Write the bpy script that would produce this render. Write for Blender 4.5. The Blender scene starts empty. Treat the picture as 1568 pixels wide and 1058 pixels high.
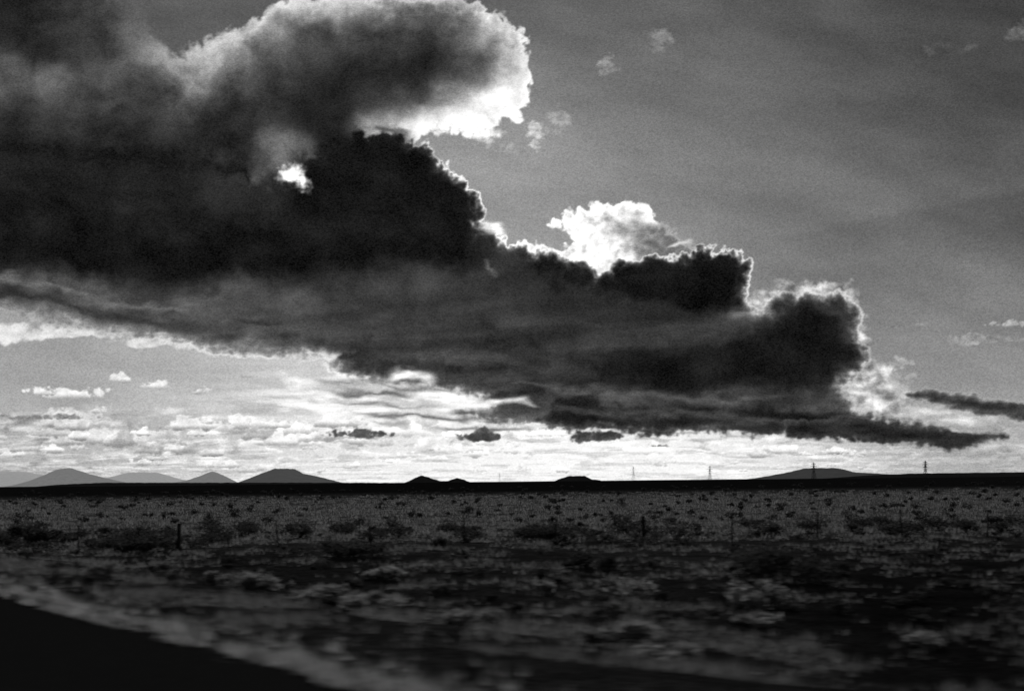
import bpy, math, numpy as np
from mathutils import Vector, Matrix
rng = np.random.default_rng(7)
scene = bpy.context.scene
F = 1524.0          # focal length in map units (1 unit = 1/1568 of the frame width)
ROLL = math.radians(0.6)
CAMZ = 2.6
# ------------------------------------------------------------------ noise
_P = np.random.default_rng(3).permutation(512).astype(np.int64)
_GC = np.cos(np.arange(512)*2*np.pi/512).astype(np.float32); _GS = np.sin(np.arange(512)*2*np.pi/512).astype(np.float32)
def _h(ix, iy, s):
    return _P[(_P[(ix + s*37) & 511] + iy + s*11) & 511]
def perlin(x, y, s=0):
    x0 = np.floor(x); y0 = np.floor(y)
    fx = (x-x0).astype(np.float32); fy = (y-y0).astype(np.float32)
    ix = x0.astype(np.int32); iy = y0.astype(np.int32)
    u = fx*fx*fx*(fx*(fx*6-15)+10); v = fy*fy*fy*(fy*(fy*6-15)+10)
    def g(i, j, dx, dy):
        a = _h(i, j, s)
        return _GC[a]*dx+_GS[a]*dy
    n00 = g(ix, iy, fx, fy); n10 = g(ix+1, iy, fx-1, fy)
    n01 = g(ix, iy+1, fx, fy-1); n11 = g(ix+1, iy+1, fx-1, fy-1)
    return ((n00*(1-u)+n10*u)*(1-v)+(n01*(1-u)+n11*u)*v)*1.5
def fbm(x, y, o=5, s=0, g=0.5):
    r = 0; a = 1; t = 0
    for i in range(o):
        r = r+a*perlin(x*2**i, y*2**i, s+i); t += a; a *= g
    return r/t*1.5
def billow(x, y, o=4, s=0, g=0.5):
    r = 0; a = 1; t = 0
    for i in range(o):
        r = r+a*np.abs(perlin(x*2**i+i*3.1, y*2**i, s+i)); t += a; a *= g
    return r/t*2.2
def sstep(a, b, x):
    t = np.clip((x-a)/(b-a), 0, 1); return t*t*(3-2*t)
def ctrl(px, py, pts, sg=80.0):
    # evaluated on a coarse grid and interpolated bilinearly
    num = np.zeros(CX.shape); den = np.full(CX.shape, 1e-9)
    for p in pts:
        s = p[3] if len(p) > 3 else sg
        w = np.exp(-((CX-p[0])**2+((CY-p[1])*1.25)**2)/(2*s*s))+1e-7
        num += w*p[2]; den += w
    f = num/den
    u = np.clip((px-CXa[0])/CST, 0, len(CXa)-1.001); v = np.clip((py-CYa[0])/CST, 0, len(CYa)-1.001)
    i = u.astype(np.int32); j = v.astype(np.int32); u = u-i; v = v-j
    return (f[j, i]*(1-u)+f[j, i+1]*u)*(1-v)+(f[j+1, i]*(1-u)+f[j+1, i+1]*u)*v
CST = 6.0
CXa = np.arange(-1500, 3100, CST); CYa = np.arange(-240, 780, CST); CX, CY = np.meshgrid(CXa, CYa)
def sdf(px, py, poly, closed=True):
    P = np.array(poly, np.float32); n = len(P)
    px = px.astype(np.float32); py = py.astype(np.float32)
    d = np.full(px.shape, 1e18, np.float32); ins = np.zeros(px.shape, bool)
    for i in range(n if closed else n-1):
        ax, ay = P[i]; bx, by = P[(i+1) % n]
        ex, ey = bx-ax, by-ay
        t = np.clip(((px-ax)*ex+(py-ay)*ey)/(ex*ex+ey*ey+1e-9), 0, 1)
        d = np.minimum(d, (px-ax-t*ex)**2+(py-ay-t*ey)**2)
        if closed and abs(ey) > 1e-9:
            ins ^= ((ay > py) != (by > py)) & (px < ex*(py-ay)/ey+ax)
    d = np.sqrt(d)
    return np.where(ins, d, -d)      # positive inside
def lin(s):
    s = np.clip(s, 0, 1.2)
    return np.where(s < 0.04045, s/12.92, ((s+0.055)/1.055)**2.4)
def disp(l):
    return np.where(l < 0.0031308, l*12.92, 1.055*np.maximum(l, 1e-9)**(1/2.4)-.055)

# ------------------------------------------------------------------ node helpers
def newmat(name):
    m = bpy.data.materials.new(name); m.use_nodes = True
    m.node_tree.nodes.clear(); return m, m.node_tree
def N(nt, t, **k):
    n = nt.nodes.new(t)
    for a, b in k.items(): setattr(n, a, b)
    return n
def math_(nt, op, a, b=None, clamp=False):
    n = N(nt, 'ShaderNodeMath', operation=op); n.use_clamp = clamp
    for i, v in enumerate((a, b)):
        if v is None: continue
        if isinstance(v, (int, float)): n.inputs[i].default_value = v
        else: nt.links.new(v, n.inputs[i])
    return n.outputs[0]
def maprange(nt, v, a, b, c, d, smooth=True):
    n = N(nt, 'ShaderNodeMapRange')
    if smooth: n.interpolation_type = 'SMOOTHSTEP'
    nt.links.new(v, n.inputs[0])
    for i, q in zip((1, 2, 3, 4), (a, b, c, d)): n.inputs[i].default_value = q
    return n.outputs[0]
def noise(nt, vec, scale, detail=4, rough=.5):
    n = N(nt, 'ShaderNodeTexNoise'); n.inputs['Scale'].default_value = scale
    n.inputs['Detail'].default_value = detail; n.inputs['Roughness'].default_value = rough
    nt.links.new(vec, n.inputs['Vector']); return n.outputs[0]
def mapping(nt, vec, sc, rot=0):
    n = N(nt, 'ShaderNodeMapping'); n.inputs['Scale'].default_value = sc
    n.inputs['Rotation'].default_value = (0, 0, rot)
    nt.links.new(vec, n.inputs['Vector']); return n.outputs[0]

def mesh_obj(name, V, faces_flat, fsize, mat, smooth=False):
    me = bpy.data.meshes.new(name)
    V = np.ascontiguousarray(V, dtype=np.float32); fl = np.ascontiguousarray(faces_flat, dtype=np.int32).ravel()
    nf = len(fl)//fsize
    me.vertices.add(len(V)); me.vertices.foreach_set('co', V.ravel())
    me.loops.add(len(fl)); me.loops.foreach_set('vertex_index', fl)
    me.polygons.add(nf)
    me.polygons.foreach_set('loop_start', np.arange(0, nf*fsize, fsize, dtype=np.int32))
    me.polygons.foreach_set('loop_total', np.full(nf, fsize, dtype=np.int32))
    if smooth: me.polygons.foreach_set('use_smooth', np.ones(nf, dtype=bool))
    me.update(calc_edges=True)
    me.materials.append(mat)
    o = bpy.data.objects.new(name, me); scene.collection.objects.link(o); return o
def grid_faces(nx, ny):
    i = np.arange(nx-1)[None, :]; j = np.arange(ny-1)[:, None]
    a = j*nx+i
    return np.stack([a, a+1, a+1+nx, a+nx], -1).reshape(-1, 4)

# ------------------------------------------------------------------ SKY (cloud layer 30 km away)
D = 30000.0; K = D/F
gx = np.concatenate([-900-np.geomspace(8, 1100, 50)[::-1], np.arange(-900, 901, 1.35), 900+np.geomspace(8, 1100, 50)])
gz = np.concatenate([[-3], np.arange(0, 765, 1.35), 765+np.geomspace(5, 95, 14)])
X, Z = np.meshgrid(gx, gz)
cr, sr = math.cos(ROLL), math.sin(ROLL)
px = 784+(X*cr-Z*sr); py = 737-(X*sr+Z*cr)

S = ctrl(px, py, [(0,570,.57),(250,590,.6),(450,600,.68),(0,725,.66),(200,700,.72),(400,720,.84),(600,715,.92),(800,720,.94),(1000,700,.9),(1200,710,.85),(1500,705,.66),
    (-400,600,.5),(-600,300,.4),(850,250,.5),(760,280,.57),(900,330,.56),(1100,200,.38),(1300,200,.34),(1500,100,.24),(1000,100,.35),(1500,300,.32),(1500,450,.39),(1350,400,.42),
    (1180,370,.47),(1020,290,.48),(900,0,.33),(1200,0,.28),(1550,0,.2),(1500,560,.5),(1450,600,.57),(1420,520,.48),(350,0,.3),(1900,200,.22),(1900,600,.45),(2300,400,.3),(900,-150,.27)], 110)
fb = fbm(px/75, py/62, 5, 140, .48)
S = S+0.05*fbm((px+.8*py)/220, (py-.25*px)/70, 4, 91, .5)
ray = (py-(370-(px-1150)*0.19))
S = S-0.035*sstep(-8, 8, ray)*sstep(1050, 1300, px)*sstep(160, 0, ray)
lum = S.copy(); alpha = np.full(px.shape, 0.93)

def over(L, A):
    global lum, alpha
    out = A+alpha*(1-A)
    lum_l = (lin(L)*A+lin(lum)*alpha*(1-A))/np.maximum(out, 1e-6)
    lum = disp(lum_l); alpha = out

# low cloud streaks receding to the horizon
yy = np.maximum(740-py, 1)
v = np.log(yy+26)*5.2
dom = .6*fbm(px/60, v*.8, 3, 12)
st = fbm(px/95+dom, v*1.1+.5*dom, 5, 20, .5)
st2 = fbm(px/34+dom, v*2.0, 4, 33, .5)
m = sstep(135, 85, yy+20*fbm(px/120, py*0, 2, 13))*(1-.7*sstep(1150, 1500, px))
A = sstep(-.2, .3, st+.2*st2)*m
over(np.clip((.92+.16*st2-.2*sstep(.2, .6, st))*(1-.12*sstep(350, 0, px)), 0, 1.02), A*.8)
st3 = fbm(px/80+7+dom, v*1.5, 4, 47, .5)
over(np.clip(.6+.2*st2, 0, 1)*(1-.1*sstep(250, 0, px)), sstep(.08, .4, st3)*m*.6)
over(np.full_like(px, .95), np.exp(-((px-850)/420)**2)*np.exp(-((yy-22)/34)**2)*.45)

g = np.exp(-((px-600)/190)**2-((py-612)/38)**2)
stv = fbm(px/90, py/13, 4, 51, .5)
over(np.clip(.93+.3*stv, .4, 1.05), np.clip(g*1.1, 0, 1)*sstep(-.4, .15, stv))

def local(cx, cy, rx, ry):
    sel = (np.abs(px-cx) < rx) & (np.abs(py-cy) < ry)
    rr = np.where(sel.any(1))[0]; cc = np.where(sel.any(0))[0]
    if len(rr) == 0 or len(cc) == 0: return None
    return slice(rr[0], rr[-1]+1), slice(cc[0], cc[-1]+1)
def over_local(sl, L, A):
    global lum, alpha
    l0, a0 = lum, alpha
    lum, alpha = l0[sl], a0[sl]; over(L, A)
    l0[sl] = lum; a0[sl] = alpha; lum, alpha = l0, a0
def puff(cx, cy, rx, ry, core, rim, soft=.5, sd=0, flat=True, under=None, op=1.0):
    """small cumulus: domed top, flat base; `under` = tone of the shaded base"""
    sl = local(cx, cy, rx*2.6, ry*3.2)
    if sl is None: return
    x = px[sl]; y = py[sl]
    dx = (x-cx)/rx; dy = (y-cy)/ry
    if flat: dy = np.where(dy > 0, dy*2.2, dy)
    sc = min(rx, ry*2.2)
    T = 1-np.sqrt(dx*dx+dy*dy)+.75*fbm(x/sc/1.1+sd, y/sc*1.5/1.1, 4, 60+sd, .5)+.5*(billow(x/sc*1.3, y/sc*1.7, 3, 70+sd)-.5)
    L = core+(rim-core)*np.exp(-np.maximum(T, 0)/.25)+.1*fbm(x/sc*1.6, y/sc*2.4, 3, sd+5)
    if under is not None: L = L+(under-L)*sstep(-.3, .5, (y-cy)/ry)
    over_local(sl, L, op*sstep(0, soft, T))
def stroke(pts, w, tone, a=.8, wob=8, sd=0, taper=True):
    P = np.array(pts, float)
    cx = (P[:, 0].min()+P[:, 0].max())/2; cy = (P[:, 1].min()+P[:, 1].max())/2
    sl = local(cx, cy, np.ptp(P[:, 0])/2+4*w+20, np.ptp(P[:, 1])/2+4*w+20)
    if sl is None: return
    x = px[sl]; y = py[sl]
    d = -sdf(x, y+wob*fbm(x/60+sd, y/30, 3, 301+sd), pts, closed=False)
    ww = w*(1+.8*fbm(x/50, y/30+sd, 3, 310+sd))
    e = 1
    if taper:
        L0 = np.ptp(P[:, 0])*.3+1; e = sstep(P[:, 0].min()-w, P[:, 0].min()+L0, x)*sstep(P[:, 0].max()+w, P[:, 0].max()-L0, x)
    over_local(sl, np.full(x.shape, tone)*(1+.25*fbm(x/25, y/8, 3, 320+sd)), a*e*np.exp(-(d/np.maximum(ww, 1))**2))
# rows of fair-weather cumulus, smaller and denser towards the horizon
r2 = np.random.default_rng(21)
for i in range(170):
    q = r2.uniform(0, 1)**1.15
    cy = 646+q*76; cx = r2.uniform(-350, 1330); s = 1-.68*q
    if cx > 900 and cy < 690: continue
    rx_ = r2.uniform(16, 48)*s; gl = math.exp(-((cx-800)/450)**2)
    puff(cx, cy, rx_, rx_*r2.uniform(.32, .5), .8+.14*gl+.08*r2.normal(), .97+.06*gl, soft=.3, sd=int(r2.integers(0, 40)), under=.5+.24*gl+.06*r2.normal(), op=.95)
for p in [(105,606,58,12,.9,.97),(188,582,18,9,.85,.95),(238,592,25,12,.88,.98),(308,601,17,7,.78,.9),(150,630,18,7,.8,.92),(70,602,22,9,.88,.95)]:
    puff(*p, soft=.35, sd=int(p[0]) % 23, under=.6)
for p in [(185,676,30,20,.68,.9),(290,690,28,14,.7,.85),(400,668,28,14,.7,.92),(230,690,26,12,.68,.85)]:
    puff(*p, soft=.5, sd=int(p[0]) % 23, under=.52)
for p in [(20,515,75,22,.85,1.0),(120,512,60,12,.8,1.0),(240,524,60,14,.8,1.0),(60,640,80,7,.5,.66),
          (1478,524,26,15,.58,.72),(1530,520,45,10,.52,.66),(1555,497,38,6,.64,.78),(1412,498,14,5,.52,.6),
          (1450,640,120,26,.66,.8),(1530,690,90,14,.6,.78),(1340,600,46,34,.68,.88),(1382,556,16,10,.6,.8)]:
    puff(*p, soft=.6, sd=int(p[0]) % 23)
for p in [(930,102,15,18,.53,.76),(1006,60,24,18,.5,.64),(820,205,15,24,.75,.92),(856,182,22,20,.6,.74),(1560,50,22,18,.38,.44),(1455,70,40,16,.32,.37),(742,205,26,22,.8,1.0),(1198,432,16,7,.55,.8),(1372,498,18,8,.45,.7),(780,230,14,10,.6,.75)]:
    puff(*p, soft=.9, sd=int(p[0]) % 23, flat=False)

# --- main cloud layers
wx = 24*fbm(px/95, py/95, 2, 101)+9*fbm(px/26, py/26, 3, 105)
wy = 18*fbm(px/95+9, py/95+4, 2, 111)+9*fbm(px/26+5, py/26, 3, 115)
bl = billow(px/48, py/48, 4, 120, .48)
blf = billow(px/20, py/20, 3, 126, .5)
bm = .45+.30*fbm((px+1.2*wx)/44, (py+1.2*wy)/34, 4, 133, .48)     # soft internal billows
fd = fbm(px/9, py/9, 2, 131)
# layer A : upper bright-edged cloud
PA = [(-1300,-250),(150,-250),(205,0),(228,48),(265,78),(300,60),(340,44),(380,32),(412,14),(432,-4),(500,-14),(600,-18),(680,-10),(740,14),(788,36),(804,85),(814,135),(818,165),(798,188),(772,182),(752,205),(722,224),(700,208),(655,204),(600,225),(560,280),(400,360),(-1300,360)]
T = sdf(px+wx*.5, py+wy*.5, PA)+16*(bl-.45)+9*(blf-.45)+3*fd
wR = ctrl(px, py, [(800,120,34),(760,60,24),(740,190,36),(640,185,30),(560,180,18),(480,15,26),(350,60,30),(300,90,36),(600,10,20),(680,10,24),(200,20,10),(-100,100,20)], 60)
eA = ctrl(px, py, [(800,120,10),(740,190,11),(480,20,18),(220,20,70),(300,70,26),(380,40,16)], 60)
BA = ctrl(px, py, [(0,20,.12),(60,70,.16),(150,20,.19),(205,35,.42,26),(165,145,.3,30),(15,105,.42,26),(78,128,.5,20),(60,165,.2),(100,220,.14),(75,200,.32,16),(250,160,.17),(300,110,.46,26),(285,90,.6,20),(400,130,.18),(400,80,.2),(350,70,.62,22),(330,200,.13),(550,100,.13),(470,70,.26),(600,50,.19),(520,150,.11),(640,110,.13),(685,138,.55,14),(720,110,.2,26),(640,165,.42,20),(600,155,.2,26),(600,185,.75,18),(645,190,.92,18),(560,188,.55,14),(700,175,.8,24),(740,100,.34,22),(775,100,.7,20),(760,150,.85,22),(700,40,.24,30),(745,50,.5,18),(440,20,.75,24),(520,15,.62,22),(430,230,.36,22),(560,45,.34,30),(-500,100,.15),(200,250,.12)], 42)
BA = BA*(1+.35*fb+.7*(bm-.45))
rimA = ctrl(px, py, [(800,120,1.03),(740,190,1.03),(480,20,.92),(330,60,.92),(200,20,.4),(100,-50,.2),(600,180,1.0),(560,190,.9),(690,5,.92),(-200,0,.2)], 60)
L = BA+(rimA-BA)*np.clip(np.exp(-np.maximum(T-eA*.4, 0)/wR)*(1.0+.45*fb+.9*(bm-.45)), 0, 1)
over(L, sstep(0, eA, T))

# layer C : bright cumulus behind the dark bank
PC = [(846,338),(862,326),(890,318),(930,310),(975,314),(998,320),(1010,344),(1035,356),(1060,376),(1100,410),(1000,450),(900,440),(850,420),(800,400),(770,380),(790,368),(830,374),(860,384),(880,368),(872,350)]
T = sdf(px+wx*.25, py+wy*.25, PC)+8*(bl-.5)+7*(blf-.5)+2.5*fd
BC = ctrl(px, py, [(870,335,.97),(930,325,1.0),(980,322,.9),(955,352,.6),(985,362,.52),(905,365,1.0),(940,378,.95),(1020,370,.42),(890,395,1.0),(850,395,.9),(1060,385,.4)], 16)
L = BC*(1+.3*fbm(px/18, py/15, 4, 155, .5)-.15*(blf-.5))+.25*np.exp(-np.maximum(T-3, 0)/5)
over(np.clip(L, 0, 1.06), sstep(0, 6, T))
PC2 = [(1140,440),(1165,436),(1205,432),(1250,426),(1308,434),(1325,500),(1340,548),(1372,556),(1372,580),(1390,640),(1300,650),(1200,500),(1130,480)]
T = sdf(px+wx*.45, py+wy*.4, PC2)+10*(bl-.5)+10*(blf-.5)+3*fd
L = .68*(1+.6*fbm(px/26, py/18, 4, 165, .5)-.15*(blf-.5))+.2*np.exp(-np.maximum(T, 0)/5)
over(np.clip(L, 0, 1.0), sstep(0, 14, T)*.9)

# layer B : dark bank
PB = [(-1300,130),(0,170),(200,200),(400,240),(500,214),(545,198),(600,202),(650,220),(690,253),(720,284),(742,318),(742,345),(765,366),(790,374),(830,384),(870,402),(920,412),(960,398),(1000,390),(1060,386),(1110,380),(1148,394),(1152,425),(1142,456),(1165,474),(1190,455),(1240,442),(1296,448),(1320,480),(1314,512),(1336,546),(1325,572),(1290,592),(1320,622),(1380,640),(1500,656),(1540,664),(1480,684),(1350,680),(1200,673),(1000,664),(850,659),(760,652),(705,640),(690,628),(740,618),(700,606),(640,600),(580,594),(530,586),(505,572),(485,556),(440,553),(330,547),(250,527),(180,520),(110,505),(0,484),(-1300,450)]
low = sstep(430, 560, py)
T = sdf(px+wx*.33, py+wy*(.28-.02*low), PB)+(1-low)*(13*(bl-.5)+7*(blf-.5))+low*(9*fbm(px/60, py/14, 4, 171)+6*(blf-.5))+2.5*fd
wB = ctrl(px, py, [(600,200,2),(660,222,3),(700,250,4),(745,340,5),(820,390,4),(900,400,6),(1000,385,4),(1100,385,3),(1150,400,4),(1240,440,8),(1320,500,7),(1200,450,9),(1340,560,8),(200,510,10),(400,540,9),(500,560,10),(600,590,7),(700,610,7),(900,660,4),(1300,680,4)], 50)
rimB = ctrl(px, py, [(540,200,.1),(600,197,.25),(655,217,1.0),(700,250,1.05),(745,330,1.08),(820,390,1.05),(900,400,.98),(1000,385,.9),(1060,383,.95),(1100,380,1.0),(1150,420,.9),(1240,440,.88),(1320,500,.8),(1340,560,.8),(1300,600,.75),(1400,640,.5),(1000,665,.55),(700,610,.7),(500,560,.95),(400,545,.92),(250,525,.85),(100,500,.8),(0,480,.7),(-200,430,.6)], 36)
rimB = np.where(px < 560, rimB*sstep(300, 420, py), rimB)
eB = ctrl(px, py, [(0,200,90),(200,210,80),(350,250,60),(480,215,30),(560,200,6),(700,260,4),(900,400,4),(1100,385,4),(1300,450,8),(0,400,10),(0,480,10),(-400,430,14),(300,520,11),(600,590,12),(1000,663,6),(1400,660,12)], 70)
BB = ctrl(px, py, [(-600,300,.1),(0,250,.13),(100,300,.11),(250,300,.12),(380,230,.18,30),(400,300,.14),(0,330,.1),(0,440,.22,20),(0,470,.34,16),
 (500,380,.1),(250,390,.09),(600,460,.22),(560,430,.21),(400,450,.25),(430,490,.3),(340,480,.3),(200,480,.27),(130,470,.3),(300,520,.26),(160,500,.26),(450,525,.18),(560,500,.24),(650,440,.24),(720,460,.22),(800,420,.15),(780,480,.2),(860,460,.18),(950,460,.17),(900,520,.19),(1000,490,.18),
 (1150,490,.22),(1220,480,.18),(800,550,.19),(700,550,.21),(640,560,.24),(600,530,.2),(540,550,.35,16),(505,555,.6,12),(600,585,.3,14),(880,590,.16),(760,600,.25,20),(850,625,.29,20),(940,612,.26,20),(1000,640,.18),(1120,612,.27,16),(1200,640,.18),(1250,610,.27,16),(1350,660,.18),(1480,665,.2),(1600,650,.25)], 36)
strat = fbm(px/170+.5*fb, (py+.05*px)/26, 4, 180, .5)
BB = BB*(1+(1-low)*.3*fb+(.25+.75*low)*.5*strat+.4*(bm-.45))
def mass(poly, tone, soft, wsc, sd, rough=1.0):
    global BB
    t = sdf(px+wx*wsc, py+wy*wsc, poly)+rough*(9*(bl-.5)+5*(blf-.5))+soft*.3*fb
    a = sstep(-soft*.5, soft, t)
    BB = BB*(1-a)+a*tone*(1+.6*fb+.6*(bm-.45))
mass([(470,240),(545,190),(650,205),(760,320),(742,380),(738,408),(700,424),(600,412),(520,416),(440,432),(300,440),(150,425),(60,418),(-200,395),(-200,330),(60,300),(240,330),(400,330)], .08, 30, .8, 1)
mass([(960,400),(1060,370),(1160,370),(1165,420),(1135,450),(1110,478),(1060,484),(1000,470),(940,440),(860,440),(800,410),(800,380)], .07, 20, .6, 2)
mass([(1190,470),(1300,440),(1350,520),(1340,575),(1280,588),(1180,596),(1050,602),(930,585),(880,560),(960,540),(1060,530),(1150,515)], .09, 26, .7, 3)
mass([(480,548),(560,540),(640,548),(720,556),(690,570),(620,572),(560,585),(500,590)], .16, 10, .4, 4)
mass([(850,605),(1000,618),(1150,622),(1300,632),(1300,655),(1100,650),(900,650),(820,640)], .11, 10, .5, 5)
L = BB+(rimB-BB)*np.clip(np.exp(-np.maximum(T-eB*.6, 0)/wB)*(1.0+.6*fb+.6*(bm-.45)), 0, 1)
over(L, sstep(0, eB, T))
# lit lips and folds of the under side
for i, (pts, w_, tn, a_) in enumerate([
  ([(-200,415),(0,428),(90,440),(150,460),(240,470),(330,464),(400,478)],7,.40,.75), ([(-200,440),(0,450),(90,462),(150,484),(260,498),(420,510)],9,.13,.7),
  ([(-100,470),(0,476),(110,492),(180,508),(300,528)],7,.5,.5), ([(340,490),(380,500),(440,494)],5,.12,.6),
  ([(440,480),(600,500),(760,505)],14,.22,.4),([(560,545),(660,540),(760,548),(860,572)],8,.28,.5),
  ([(690,600),(800,590),(900,600),(1050,612),(1200,606),(1290,604)],6,.34,.6), ([(760,622),(870,628),(960,634),(1060,630),(1200,650),(1300,655)],6,.3,.55),
  ([(1170,462),(1130,490),(1070,512),(980,515)],10,.23,.6), ([(1255,470),(1295,490),(1300,520)],8,.27,.5), ([(1160,455),(1185,468),(1150,482),(1110,484)],5,.5,.6),
  ([(735,345),(762,352),(775,362)],5,.98,.9),([(742,398),(748,410),(762,420)],4,.4,.6),([(940,430),(1020,420),(1040,400)],7,.13,.5),
  ([(1020,378),(1040,368),(1062,376)],4,.85,.8),([(560,196),(600,205),(640,216)],4,.05,.8)]):
    stroke(pts, w_, tn, a_, 10, i)
# shredded streaks beneath the bank
for i, (pts, w_, tn, a_) in enumerate([
  ([(480,600),(560,604),(660,600)],5,.2,.9),([(500,616),(600,620),(680,628)],3.5,.42,.75),([(510,630),(600,634),(700,642),(780,650)],4,.25,.85),([(560,610),(640,612),(720,606)],3,.95,.7),
  ([(590,580),(625,574),(668,584)],7,1.0,.95),([(690,618),(740,614),(800,616),(830,622)],3.5,.9,.8),([(640,652),(700,656),(760,655),(850,662)],3,.35,.8),([(560,646),(640,650)],3,.5,.7),
  ([(440,592),(480,604),(520,640)],8,.95,.5),([(1290,594),(1310,600),(1340,606),(1330,622)],7,.9,.65),([(1330,648),(1360,650),(1400,648)],3,.85,.8),
  ([(490,542),(505,548),(522,544)],5,.95,.8),([(425,574),(445,582),(470,590)],7,.95,.6),([(430,600),(500,590),(600,610),(760,640)],5,.6,.5),([(520,588),(560,590),(590,586)],4,.6,.7),
  ([(660,634),(740,632),(820,640)],4,.3,.7),([(560,590),(640,594),(720,600)],4,.3,.7),([(470,576),(520,584),(560,582)],4,.3,.6)]):
    stroke(pts, w_, tn, a_, 7, 20+i)
# flat lens clouds at the right end
def bank(poly, tone, edge, ew, sd):
    sl = local(1500, 640, 500, 90)
    x = px[sl]; y = py[sl]
    t = sdf(x+.4*wx[sl], y+.3*wy[sl], poly)+5*fbm(x/50, y/12, 4, 400+sd)+5*(blf[sl]-.5)
    over_local(sl, tone*(1+.5*fbm(x/60, y/12, 4, 410+sd))+(edge-tone)*np.exp(-np.maximum(t-3, 0)/ew), sstep(0, 7, t))
bank([(1376,600),(1420,592),(1470,594),(1520,604),(1580,610),(1700,606),(1900,620),(1900,650),(1700,654),(1560,650),(1500,636),(1440,622),(1395,612)], .17, .7, 5, 1)
bank([(1200,640),(1320,634),(1390,646),(1480,656),(1540,662),(1530,676),(1470,688),(1380,684),(1200,674)], .14, .35, 4, 2)
stroke([(1390,626),(1450,636),(1510,646)], 6, .88, .7, 8, 60)
stroke([(1470,690),(1540,680),(1700,684)], 7, .8, .7, 8, 61)

# opening at the left of the bank
T2 = 1-np.sqrt(((px-424)/46)**2+((py-245)/54)**2)+.6*fbm(px/34, py/30, 4, 207, .5)
over(.40+.3*fb+.3*(bm-.45), sstep(0, 1.3, T2)*.6)
q = sdf(px+.7*wx, py+.7*wy, [(424,262),(440,254),(455,248),(462,262),(474,282),(470,292),(450,290),(436,286),(426,276)])+8*(blf-.45)+4*fd
over(np.clip(.6+.04*q+.35*fbm(px/12, py/10, 3, 203), .3, 1.02), sstep(-9, 8, q)*.95)
for p in [(550,666,46,9,.3,.65),(738,670,38,14,.26,.65),(915,671,52,13,.22,.6),(1010,683,14,3,.55,.7),(380,578,14,4,.62,.8)]:
    puff(*p, soft=.35, sd=(int(p[0])*3+int(p[1])) % 31)

lum = np.clip(lum, 0.04, 1.08)
SUN = 4.2; SEL = math.radians(33); SAZ = math.radians(-4)
Esheet = SUN*math.cos(SEL)*math.cos(SAZ)/math.pi
col = lin(lum)/Esheet  # lit rims and shaded cores are painted into this colour
V = np.stack([X*K, np.full_like(X, D), Z*K+CAMZ], -1).reshape(-1, 3)
m, nt = newmat('cloud_vapour')
at = N(nt, 'ShaderNodeAttribute', attribute_name='painted_cloud_tone').outputs['Fac']
cv = N(nt, 'ShaderNodeAttribute', attribute_name='vapour_cover').outputs['Fac']
tc = N(nt, 'ShaderNodeTexCoord').outputs['Object']
gr = noise(nt, tc, 1/36.0, 1, .7)
gr = maprange(nt, gr, .2, .8, -.42, .42, False)
amp = maprange(nt, at, 0, .8, 1.0, .3, False)
gsc = math_(nt, 'ADD', math_(nt, 'MULTIPLY', gr, math_(nt, 'MULTIPLY', at, amp)), math_(nt, 'MULTIPLY', gr, .012))
cc = math_(nt, 'MAXIMUM', math_(nt, 'ADD', at, gsc), 0.0)
tr = N(nt, 'ShaderNodeBsdfTranslucent'); cb = N(nt, 'ShaderNodeCombineColor')
for i in range(3): nt.links.new(cc, cb.inputs[i])
nt.links.new(cb.outputs[0], tr.inputs['Color'])
tp = N(nt, 'ShaderNodeBsdfTransparent'); mx = N(nt, 'ShaderNodeMixShader')
nt.links.new(cv, mx.inputs[0]); nt.links.new(tp.outputs[0], mx.inputs[1]); nt.links.new(tr.outputs[0], mx.inputs[2])
out = N(nt, 'ShaderNodeOutputMaterial'); nt.links.new(mx.outputs[0], out.inputs[0])
sky = mesh_obj('sky', V, grid_faces(len(gx), len(gz)), 4, m)
a = sky.data.attributes.new('painted_cloud_tone', 'FLOAT', 'POINT'); a.data.foreach_set('value', col.ravel().astype(np.float32))
a = sky.data.attributes.new('vapour_cover', 'FLOAT', 'POINT'); a.data.foreach_set('value', np.clip(alpha, 0, 1).ravel().astype(np.float32))

# ------------------------------------------------------------------ world + sun
w = bpy.data.worlds.new('World'); scene.world = w; w.use_nodes = True
nt = w.node_tree; nt.nodes.clear()
sk = N(nt, 'ShaderNodeTexSky'); sk.sky_type = 'NISHITA'; sk.sun_disc = False
sk.sun_elevation = SEL; sk.sun_rotation = SAZ; sk.dust_density = .6
bw = N(nt, 'ShaderNodeRGBToBW'); nt.links.new(sk.outputs[0], bw.inputs[0])
bg = N(nt, 'ShaderNodeBackground'); bg.inputs[1].default_value = .05
nt.links.new(bw.outputs[0], bg.inputs[0])
ow = N(nt, 'ShaderNodeOutputWorld'); nt.links.new(bg.outputs[0], ow.inputs[0])
sd = Vector((math.sin(SAZ)*math.cos(SEL), math.cos(SAZ)*math.cos(SEL), math.sin(SEL)))
l = bpy.data.lights.new('sun', 'SUN'); l.energy = SUN; l.angle = math.radians(.5); l.color = (1, .995, .99)
so = bpy.data.objects.new('sun', l); scene.collection.objects.link(so)
so.rotation_euler = (-sd).to_track_quat('-Z', 'Y').to_euler(); so.location = (0, 0, 50)

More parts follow.
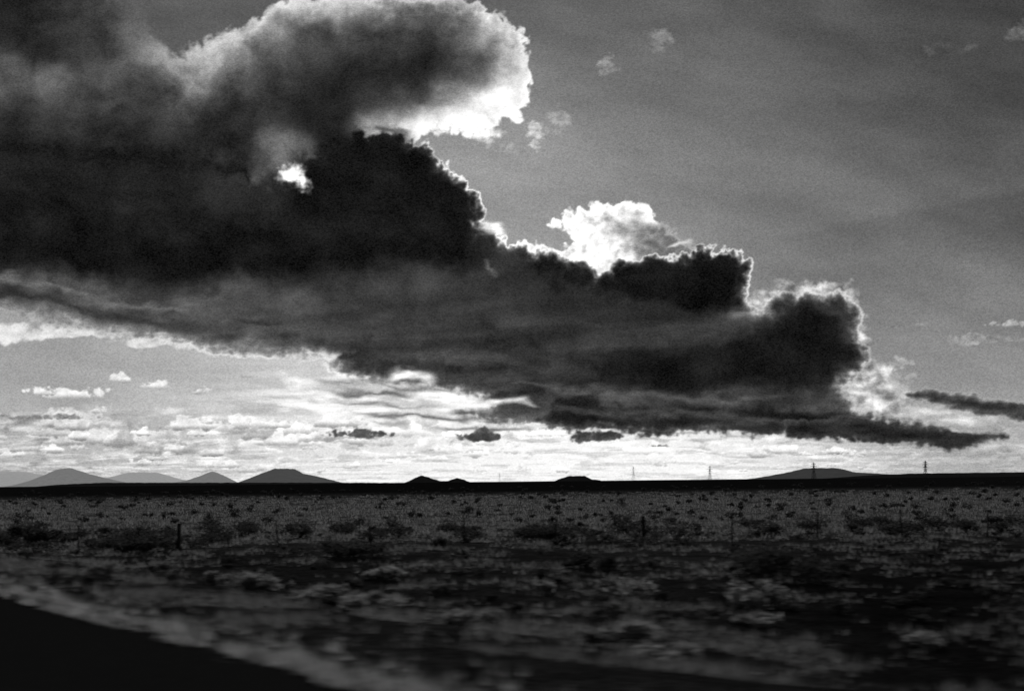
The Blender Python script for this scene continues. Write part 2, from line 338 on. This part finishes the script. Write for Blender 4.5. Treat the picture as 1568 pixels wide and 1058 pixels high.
# ------------------------------------------------------------------ terrain
RD = np.array([.675, -.738]); RN = np.array([.738, .675])   # road direction, normal to the plain
REDGE = 4.87
def roadd(x, y): return x*RN[0]+y*RN[1]-REDGE      # >0 : beyond the road edge
def height(x, y):
    r = roadd(x, y)
    z = .8*(1-sstep(.3, 9, r))
    n = .07*fbm(x/5, y/5, 3, 301)+.16*fbm(x/28, y/28, 2, 305)
    far = sstep(160, 60, y)
    return z+n*sstep(.2, 5, r)*far
gy = np.concatenate([np.arange(-40, 0, 2.), np.arange(0, 30, .25), 30*np.exp(np.linspace(0, math.log(70000/30), 220))])
gxx = np.sinh(np.linspace(-9.2, 9.2, 500))*8
Xg, Yg = np.meshgrid(gxx, gy)
Zg = height(Xg, Yg)
mg, nt = newmat('dry_plain')
geo = N(nt, 'ShaderNodeNewGeometry').outputs['Position']
sp = N(nt, 'ShaderNodeSeparateXYZ'); nt.links.new(geo, sp.inputs[0])
gxn, gyn = sp.outputs[0], sp.outputs[1]
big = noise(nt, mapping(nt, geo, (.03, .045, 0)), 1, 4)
mid = noise(nt, mapping(nt, geo, (.9, .9, 0)), 1, 6, .65)
fine = noise(nt, mapping(nt, geo, (9, 11, 0)), 1, 4, .75)
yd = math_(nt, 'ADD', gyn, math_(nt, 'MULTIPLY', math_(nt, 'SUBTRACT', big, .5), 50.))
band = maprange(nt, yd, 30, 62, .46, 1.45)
far_shade = maprange(nt, gyn, 110, 300, 1, .15)  # cloud shade over the far plain, painted as lower albedo
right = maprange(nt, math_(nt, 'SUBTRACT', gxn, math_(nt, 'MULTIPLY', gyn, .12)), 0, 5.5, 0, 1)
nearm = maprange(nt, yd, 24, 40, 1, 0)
dark = math_(nt, 'SUBTRACT', 1., math_(nt, 'MULTIPLY', math_(nt, 'MULTIPLY', right, nearm), .6))  # shade on the right foreground, put into the ground colour
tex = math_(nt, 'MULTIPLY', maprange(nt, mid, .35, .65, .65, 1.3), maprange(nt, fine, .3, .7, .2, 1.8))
alb = math_(nt, 'MULTIPLY', math_(nt, 'MULTIPLY', math_(nt, 'MULTIPLY', band, far_shade), dark), math_(nt, 'MULTIPLY', tex, .055))
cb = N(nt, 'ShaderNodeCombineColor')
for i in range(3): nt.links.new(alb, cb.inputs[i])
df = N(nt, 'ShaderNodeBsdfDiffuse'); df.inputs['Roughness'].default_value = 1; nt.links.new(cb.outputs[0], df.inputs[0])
bp = N(nt, 'ShaderNodeBump'); bp.inputs['Strength'].default_value = .6; bp.inputs['Distance'].default_value = .04
nt.links.new(math_(nt, 'ADD', mid, fine), bp.inputs['Height']); nt.links.new(bp.outputs[0], df.inputs['Normal'])
out = N(nt, 'ShaderNodeOutputMaterial'); nt.links.new(df.outputs[0], out.inputs[0])
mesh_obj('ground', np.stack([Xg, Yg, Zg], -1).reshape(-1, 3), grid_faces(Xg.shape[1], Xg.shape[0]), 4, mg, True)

# road
mr, nt = newmat('asphalt')
geo = N(nt, 'ShaderNodeNewGeometry').outputs['Position']
f = noise(nt, geo, 60, 3, .7)
al = maprange(nt, f, .3, .7, .002, .008)
cb = N(nt, 'ShaderNodeCombineColor')
for i in range(3): nt.links.new(al, cb.inputs[i])
df = N(nt, 'ShaderNodeBsdfDiffuse'); nt.links.new(cb.outputs[0], df.inputs[0])
out = N(nt, 'ShaderNodeOutputMaterial'); nt.links.new(df.outputs[0], out.inputs[0])
t = np.arange(-120, 300, .2)
def strip(o0, o1, z, wob0=0, wob1=0, tt=t):
    a = []
    e0 = o0+wob0*fbm(tt/1.7, tt*0+.3, 3, 5); e1 = o1+wob1*fbm(tt/1.5, tt*0+.7, 4, 9, .6)
    for k, q0, q1 in zip(tt, e0, e1):
        for e in (q0, q1):
            p = RN*(REDGE+e)-RD*k
            a.append((p[0], p[1], z))
    return np.array(a)
road = mesh_obj('road', strip(-8.4, 0.0, .806, 0, .3), grid_faces(2, len(t)), 4, mr)
mw, nt = newmat('road_paint'); b = N(nt, 'ShaderNodeBsdfDiffuse'); b.inputs[0].default_value = (.6, .6, .6, 1)
out = N(nt, 'ShaderNodeOutputMaterial'); nt.links.new(b.outputs[0], out.inputs[0])
vs = []; fs = []
for k in np.arange(-110, 290, 9.):
    s = strip(-4.3, -4.18, .811, tt=np.array([k, k+3]))
    n0 = len(vs); vs += [tuple(q) for q in s]; fs.append([n0, n0+1, n0+3, n0+2])
mk = mesh_obj('centre_line', np.array(vs), np.array(fs), 4, mw); mk.parent = road

# ------------------------------------------------------------------ vegetation
def plantmat(name, lo, hi, trans=.4, sc=1.5):
    m, nt = newmat(name)
    geo = N(nt, 'ShaderNodeNewGeometry')
    n1 = noise(nt, geo.outputs['Position'], sc, 3, .6)
    v = maprange(nt, math_(nt, 'ADD', math_(nt, 'MULTIPLY', geo.outputs['Random Per Island'], .4), math_(nt, 'MULTIPLY', n1, .6)), .25, .75, lo, hi)
    cb = N(nt, 'ShaderNodeCombineColor')
    for i in range(3): nt.links.new(v, cb.inputs[i])
    d = N(nt, 'ShaderNodeBsdfDiffuse'); tr = N(nt, 'ShaderNodeBsdfTranslucent'); mx = N(nt, 'ShaderNodeMixShader')
    nt.links.new(cb.outputs[0], d.inputs[0]); nt.links.new(cb.outputs[0], tr.inputs[0])
    mx.inputs[0].default_value = trans
    nt.links.new(d.outputs[0], mx.inputs[1]); nt.links.new(tr.outputs[0], mx.inputs[2])
    out = N(nt, 'ShaderNodeOutputMaterial'); nt.links.new(mx.outputs[0], out.inputs[0]); return m
m_grass = plantmat('straw_grass', .03, .15, .5, .6)
m_near = plantmat('near_straw_grass', .03, .13, .5, .8)
m_verge = plantmat('verge_straw', .03, .34, .5, 2.5)
m_scrub = plantmat('scrub_foliage', .012, .045, .35, 1.)
m_shrub = plantmat('shrub_foliage', .05, .2, .45, 2.)

def blades(cx, cy, h, spread, wid, nb, lean=.5):
    n = len(cx); tot = n*nb
    bx = np.repeat(cx, nb)+rng.normal(0, 1, tot)*np.repeat(spread, nb)
    by = np.repeat(cy, nb)+rng.normal(0, 1, tot)*np.repeat(spread, nb)
    hh = np.repeat(h, nb)*rng.uniform(.4, 1.1, tot); ww = np.repeat(wid, nb)*rng.uniform(.6, 1.4, tot)
    a = rng.uniform(0, 2*np.pi, tot); b = rng.uniform(0, 2*np.pi, tot); ln = rng.uniform(0, lean, tot)*hh
    bz = np.repeat(height(cx, cy), nb)-.03
    ex, ey = np.cos(a)*ww/2, np.sin(a)*ww/2
    v0 = np.stack([bx-ex, by-ey, bz], -1); v1 = np.stack([bx+ex, by+ey, bz], -1)
    v2 = np.stack([bx+np.cos(b)*ln, by+np.sin(b)*ln, bz+hh], -1)
    return np.stack([v0, v1, v2], 1).reshape(-1, 3)
def tri_obj(name, V, mat): return mesh_obj(name, V, np.arange(len(V)), 3, mat)
def leaves(cx, cy, rx, hz, n, size, up=.35):
    """irregular bush crowns: leafy clumps on short stems"""
    out = []
    bases = height(np.array(cx, float), np.array(cy, float))
    for x, y, r, h, k, s, base in zip(cx, cy, rx, hz, n, size, bases):
        nc = int(rng.integers(7, 13))
        th = rng.uniform(0, 2*np.pi, nc); rr = np.sqrt(rng.uniform(0, 1, nc))*r*.75
        ccx = x+np.cos(th)*rr; ccy = y+np.sin(th)*rr
        cz = h*rng.uniform(.25, .8, nc)*(1-.45*(rr/r)**2); cs = r*rng.uniform(.22, .42, nc)
        i = rng.integers(0, nc, k)
        d = rng.normal(0, 1, (k, 3)); d /= np.linalg.norm(d, axis=1)[:, None]
        q = rng.uniform(.3, 1.1, k)[:, None]**.7
        p = np.stack([ccx[i], ccy[i], cz[i]], -1)+d*q*cs[i][:, None]*np.array([1, 1, .8*h/r/.9])
        p[:, 2] = np.abs(p[:, 2])+base
        t1 = rng.normal(0, 1, (k, 3)); t1[:, 2] = np.abs(t1[:, 2])+up; t1 /= np.linalg.norm(t1, axis=1)[:, None]
        t2 = np.cross(t1, rng.normal(0, 1, (k, 3))); t2 /= np.linalg.norm(t2, axis=1)[:, None]
        ss = (s*rng.uniform(.5, 1.4, k))[:, None]
        out.append(np.stack([p-t2*ss*.28, p+t2*ss*.28, p+t1*ss], 1).reshape(-1, 3))
        ns = nc*2; j = rng.integers(0, nc, ns)
        b = np.stack([np.full(ns, x)+rng.normal(0, .06*r, ns), np.full(ns, y)+rng.normal(0, .06*r, ns), np.full(ns, base)], -1)
        e = np.stack([ccx[j], ccy[j], cz[j]+base+cs[j]*.5], -1)
        o = np.array([s*.15, 0, 0]); out.append(np.stack([b-o, b+o, e], 1).reshape(-1, 3))
    return np.concatenate(out)

def polar(n, d0, d1, hw=.62):
    y = np.exp(rng.uniform(math.log(d0), math.log(d1), n)); x = y*rng.uniform(-hw, hw, n); return x, y
# field grass (beyond the brush line) and sparse near grass
x, y = polar(120000, 11, 240)
r = roadd(x, y)
patch = fbm(x/3.5, y/3.5, 4, 401, .6)
farw = sstep(36, 48, y+6*fbm(x/9, y/9, 3, 405))
dens = (.22+.55*farw)*((.08+.3*farw)+(.92-.3*farw)*sstep(-.1, .2, patch))
dens *= np.where((x > .12*y+3) & (y < 30), .5, 1.)*sstep(245, 100, y)
k = (rng.uniform(0, 1, len(x)) < dens) & (r > 1.0)
x, y, farw, patch = x[k], y[k], farw[k], patch[k]
h = rng.uniform(.08, .26, len(x))*(1+.7*np.clip(patch, 0, 1))
f = farw > .5
V = blades(x[f], y[f], h[f], .05+.0016*y[f], .006+.0009*y[f], 10)
tri_obj('dry_grass', V, m_grass)
V = blades(x[~f], y[~f], h[~f]*.8, .05+.0022*y[~f], .006+.0008*y[~f], 12)
tri_obj('sparse_grass', V, m_near)
# verge grass along the road edge
n = 26000
tt = rng.uniform(-6, 60, n); off = rng.gamma(1.2, .26, n)-.12
cl = fbm(tt/1.6, off/.22, 4, 411, .65); k = cl > .04; tt, off = tt[k], off[k]
p = RN[None]*(REDGE+off)[:, None]-RD[None]*tt[:, None]
V = blades(p[:, 0], p[:, 1], rng.uniform(.04, .22, len(tt)), np.full(len(tt), .035), np.full(len(tt), .009), 9, .9)
tri_obj('verge_grass', V, m_verge)
# scrub mass
xs, ys, rs, hs, ns, ss = [], [], [], [], [], []
def addb(x, y, r, h, n, s): xs.append(x); ys.append(y); rs.append(r); hs.append(h); ns.append(n); ss.append(s)
for i in range(110):     # brush line beside the fence
    yb = rng.normal(48, 4); xb = yb*rng.uniform(-.6, .6)
    r_ = rng.uniform(.4, 1.2); addb(xb, yb, r_, r_*rng.uniform(.5, .8), 330, .12)
for i in range(420):
    xb, yb = polar(1, 60, 400); r_ = rng.uniform(.2, .6)*(1+(yb[0] > 150)*.5); addb(xb[0], yb[0], r_, r_*rng.uniform(.8, 1.2), 110, .08+.0009*yb[0])
for i in range(190):
    xb, yb = polar(1, 18, 50); r_ = rng.uniform(.12, .42); addb(xb[0], yb[0], r_, r_*.8, 200, .07)
V = leaves(xs, ys, rs, hs, ns, ss)
tri_obj('scrub_brush', V, m_scrub)
def G(u, v_):
    dd = (v_-737+(u-784)*math.tan(ROLL)); yb = CAMZ*F/dd; return (u-784)/F*yb, yb
for (u, v_, rw, hh, nn) in [(840,905,.28,.34,500),(950,912,.75,.5,1500),(1155,925,.7,.55,1500),(585,888,.6,.35,1100),(390,935,.65,.4,1300),(500,950,.7,.32,1400),(560,975,.7,.3,1300),
                        (940,1020,.6,.42,1700),(720,985,.5,.25,1000),(1165,955,.5,.2,800),(330,912,.4,.3,800),(1190,890,1.4,.9,2600),(540,855,1.3,.7,2000),(220,845,1.2,.7,1800),(60,830,1.5,.9,1800),(820,830,1.2,.7,1500),(1420,985,.5,.2,700),(1010,1050,.5,.25,900),(900,870,.9,.5,1200)]:
    xb, yb = G(u, v_)
    V = leaves([xb], [yb], [rw], [hh], [nn], [.045+.0022*yb])
    tri_obj('shrub', V, m_scrub if v_ < 900 and u != 585 else m_shrub)

# ------------------------------------------------------------------ fence
def box_between(a, b, w, vs, fs, w2=None):
    a = Vector(a); b = Vector(b); d = (b-a).normalized()
    u = d.cross(Vector((0, 0, 1)));
    if u.length < 1e-3: u = Vector((1, 0, 0))
    u.normalize(); v = d.cross(u).normalized(); w2 = w2 or w
    n = len(vs)
    for p, q in ((a, w), (b, w2)):
        for s, t_ in ((-1, -1), (1, -1), (1, 1), (-1, 1)): vs.append(tuple(p+u*s*q/2+v*t_*q/2))
    for f_ in ((0, 1, 5, 4), (1, 2, 6, 5), (2, 3, 7, 6), (3, 0, 4, 7), (0, 3, 2, 1), (4, 5, 6, 7)): fs.append([n+i for i in f_])
def plain(name, c):
    m, nt = newmat(name)
    geo = N(nt, 'ShaderNodeNewGeometry').outputs['Position']
    v = maprange(nt, noise(nt, geo, 9, 3), .3, .7, c*.6, c*1.4)
    cb = N(nt, 'ShaderNodeCombineColor')
    for i in range(3): nt.links.new(v, cb.inputs[i])
    d = N(nt, 'ShaderNodeBsdfDiffuse'); nt.links.new(cb.outputs[0], d.inputs[0])
    out = N(nt, 'ShaderNodeOutputMaterial'); nt.links.new(d.outputs[0], out.inputs[0]); return m
m_wood = plain('weathered_post', .015); m_steel = plain('pylon_steel', .06)
vs, fs = [], []
tops = []
for i, xf in enumerate(np.arange(-46.4, 60, 3.7)):
    yf = 40.5+.1*xf+rng.normal(0, .2); z = float(height(np.array([xf]), np.array([yf]))[0])
    hp = 1.1+rng.normal(0, .06); lx = rng.normal(0, .05)
    box_between((xf, yf, z-.1), (xf+lx, yf, z+hp), .13 if i % 5 == 4 else .05, vs, fs)
    tops.append((xf, yf, z))
for hz in (.3, .6, .9):
    for a_, b_ in zip(tops[:-1], tops[1:]): box_between((a_[0], a_[1], a_[2]+hz), (b_[0], b_[1], b_[2]+hz), .006, vs, fs)
mesh_obj('wire_fence', np.array(vs), np.array(fs), 4, m_wood)

# ------------------------------------------------------------------ transmission towers
def tower(u, vbase, vtop, dist, th=1.0):
    vs, fs = [], []
    X_ = (u-784)/F*dist; H = (vbase-vtop)/F*dist; W = H*.2
    lv = [(0, W), (.3, W*.62), (.55, W*.36), (.8, W*.26), (.92, W*.16), (1.0, .02*W)]
    tk = H*.017*th
    for (h0, w0), (h1, w1) in zip(lv[:-1], lv[1:]):
        for sx, sy in ((-1, -1), (1, -1), (1, 1), (-1, 1)):
            box_between((sx*w0/2, sy*w0/2, h0*H), (sx*w1/2, sy*w1/2, h1*H), tk, vs, fs)
        for sy in (-1, 1):
            box_between((-w0/2, sy*w0/2, h0*H), (w1/2, sy*w1/2, h1*H), tk*.6, vs, fs)
            box_between((w0/2, sy*w0/2, h0*H), (-w1/2, sy*w1/2, h1*H), tk*.6, vs, fs)
            box_between((-w1/2, sy*w1/2, h1*H), (w1/2, sy*w1/2, h1*H), tk*.6, vs, fs)
            box_between((sy*w0/2, -w0/2, h0*H), (sy*w1/2, w1/2, h1*H), tk*.6, vs, fs)
    for hh, aw in ((.62, .17), (.76, .22), (.89, .15)):
        for s in (-1, 1):
            box_between((0, 0, hh*H), (s*aw*H, 0, hh*H), tk*.8, vs, fs)
            box_between((0, 0, (hh+.055)*H), (s*aw*H, 0, hh*H), tk*.6, vs, fs)
            box_between((s*aw*H, 0, hh*H), (s*aw*H, 0, (hh-.045)*H), tk*.5, vs, fs)
    o = mesh_obj('transmission_tower', np.array(vs), np.array(fs), 4, m_steel)
    o.location = (X_, dist, -1); o.rotation_euler = (0, 0, math.radians(25)); return o
tower(1417, 726, 698, 2300, 1.2); tower(1246, 731, 704, 2500, 1.1); tower(1087, 734, 711, 3000, .7); tower(970, 735, 712, 3700, .35); tower(765, 737, 722, 5200, .3)

# ------------------------------------------------------------------ hills
def hillmat(name, c, haze_glow):
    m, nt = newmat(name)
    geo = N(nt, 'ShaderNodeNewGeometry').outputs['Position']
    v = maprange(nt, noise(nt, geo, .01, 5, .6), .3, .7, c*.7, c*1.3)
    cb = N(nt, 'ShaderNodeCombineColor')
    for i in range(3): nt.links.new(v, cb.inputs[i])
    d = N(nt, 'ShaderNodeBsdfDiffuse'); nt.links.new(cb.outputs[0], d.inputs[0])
    e = N(nt, 'ShaderNodeEmission'); e.inputs[0].default_value = (1, 1, 1, 1); e.inputs[1].default_value = haze_glow  # rock glows slightly to stand in for distance haze
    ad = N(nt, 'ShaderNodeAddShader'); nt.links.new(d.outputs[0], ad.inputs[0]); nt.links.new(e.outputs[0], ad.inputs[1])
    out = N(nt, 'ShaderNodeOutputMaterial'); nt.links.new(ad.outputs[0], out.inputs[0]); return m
def hill(name, prof, dist, depth, mat, sd=0):
    P = np.array(prof, float)
    xw = P[:, 0]-784
    zw = (737-P[:, 1])-(P[:, 0]-784)*math.tan(ROLL)
    k = dist/F
    xs_ = np.linspace(xw[0], xw[-1], 160); zs = np.interp(xs_, xw, zw)
    ker = np.array([1, 2, 3, 2, 1])/9.; zs = np.convolve(np.pad(zs, 2, 'edge'), ker, 'valid')
    zs = np.maximum(zs+.7*fbm(xs_/9, xs_*0+sd, 4, 501+sd), -.6)
    ts = np.linspace(-1, 1, 31)
    XX, TT = np.meshgrid(xs_*k, ts)
    prof_ = (1-np.abs(TT)**1.6)
    ZZ = zs[None]*k*prof_*(1+.08*fbm(XX/(depth*.3), TT*3, 3, 520+sd)*(1-prof_))-6*(1-prof_)
    mesh_obj(name, np.stack([XX, dist+TT*depth, ZZ], -1).reshape(-1, 3), grid_faces(160, 31), 4, mat, True)
m_far = hillmat('far_rock_haze_glow', .25, .15); m_mid = hillmat('mid_rock_haze_glow', .08, .055); m_nearh = hillmat('near_rock_haze_glow', .02, .003); m_rt = hillmat('ridge_rock_haze_glow', .06, .03); m_far2 = hillmat('hazy_rock_glow', .3, .27)
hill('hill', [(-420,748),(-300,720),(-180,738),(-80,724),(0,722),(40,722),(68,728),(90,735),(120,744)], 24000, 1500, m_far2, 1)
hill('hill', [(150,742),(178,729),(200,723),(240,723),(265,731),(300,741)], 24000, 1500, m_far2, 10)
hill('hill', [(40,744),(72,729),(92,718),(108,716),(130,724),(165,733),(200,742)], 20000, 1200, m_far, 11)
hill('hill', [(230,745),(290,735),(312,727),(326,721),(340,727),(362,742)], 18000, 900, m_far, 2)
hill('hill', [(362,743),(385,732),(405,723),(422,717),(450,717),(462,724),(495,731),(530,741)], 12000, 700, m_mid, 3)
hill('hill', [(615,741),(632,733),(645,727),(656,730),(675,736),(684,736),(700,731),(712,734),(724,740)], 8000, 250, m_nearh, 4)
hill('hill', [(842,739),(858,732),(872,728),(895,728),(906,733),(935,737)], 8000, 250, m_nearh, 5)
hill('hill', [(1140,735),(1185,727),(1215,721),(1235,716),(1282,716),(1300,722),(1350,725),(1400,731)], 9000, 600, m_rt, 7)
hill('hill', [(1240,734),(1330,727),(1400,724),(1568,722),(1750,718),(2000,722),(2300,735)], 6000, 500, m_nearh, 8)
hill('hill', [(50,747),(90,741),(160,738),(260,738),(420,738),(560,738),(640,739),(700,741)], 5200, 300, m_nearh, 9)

# ------------------------------------------------------------------ camera
c = bpy.data.cameras.new('camera'); co = bpy.data.objects.new('camera', c); scene.collection.objects.link(co)
c.lens = 35; c.sensor_width = 36; c.shift_y = (737-529)/1568
c.clip_start = .1; c.clip_end = 300000
co.matrix_world = Matrix.Translation((0, 0, CAMZ)) @ Matrix.Rotation(math.pi/2, 4, 'X') @ Matrix.Rotation(-ROLL, 4, 'Z')
c.dof.use_dof = True; c.dof.focus_distance = 120; c.dof.aperture_fstop = 1.5; c.dof.aperture_ratio = .13
scene.camera = co
scene.view_settings.view_transform = 'Standard'; scene.view_settings.look = 'None'; scene.view_settings.exposure = 0
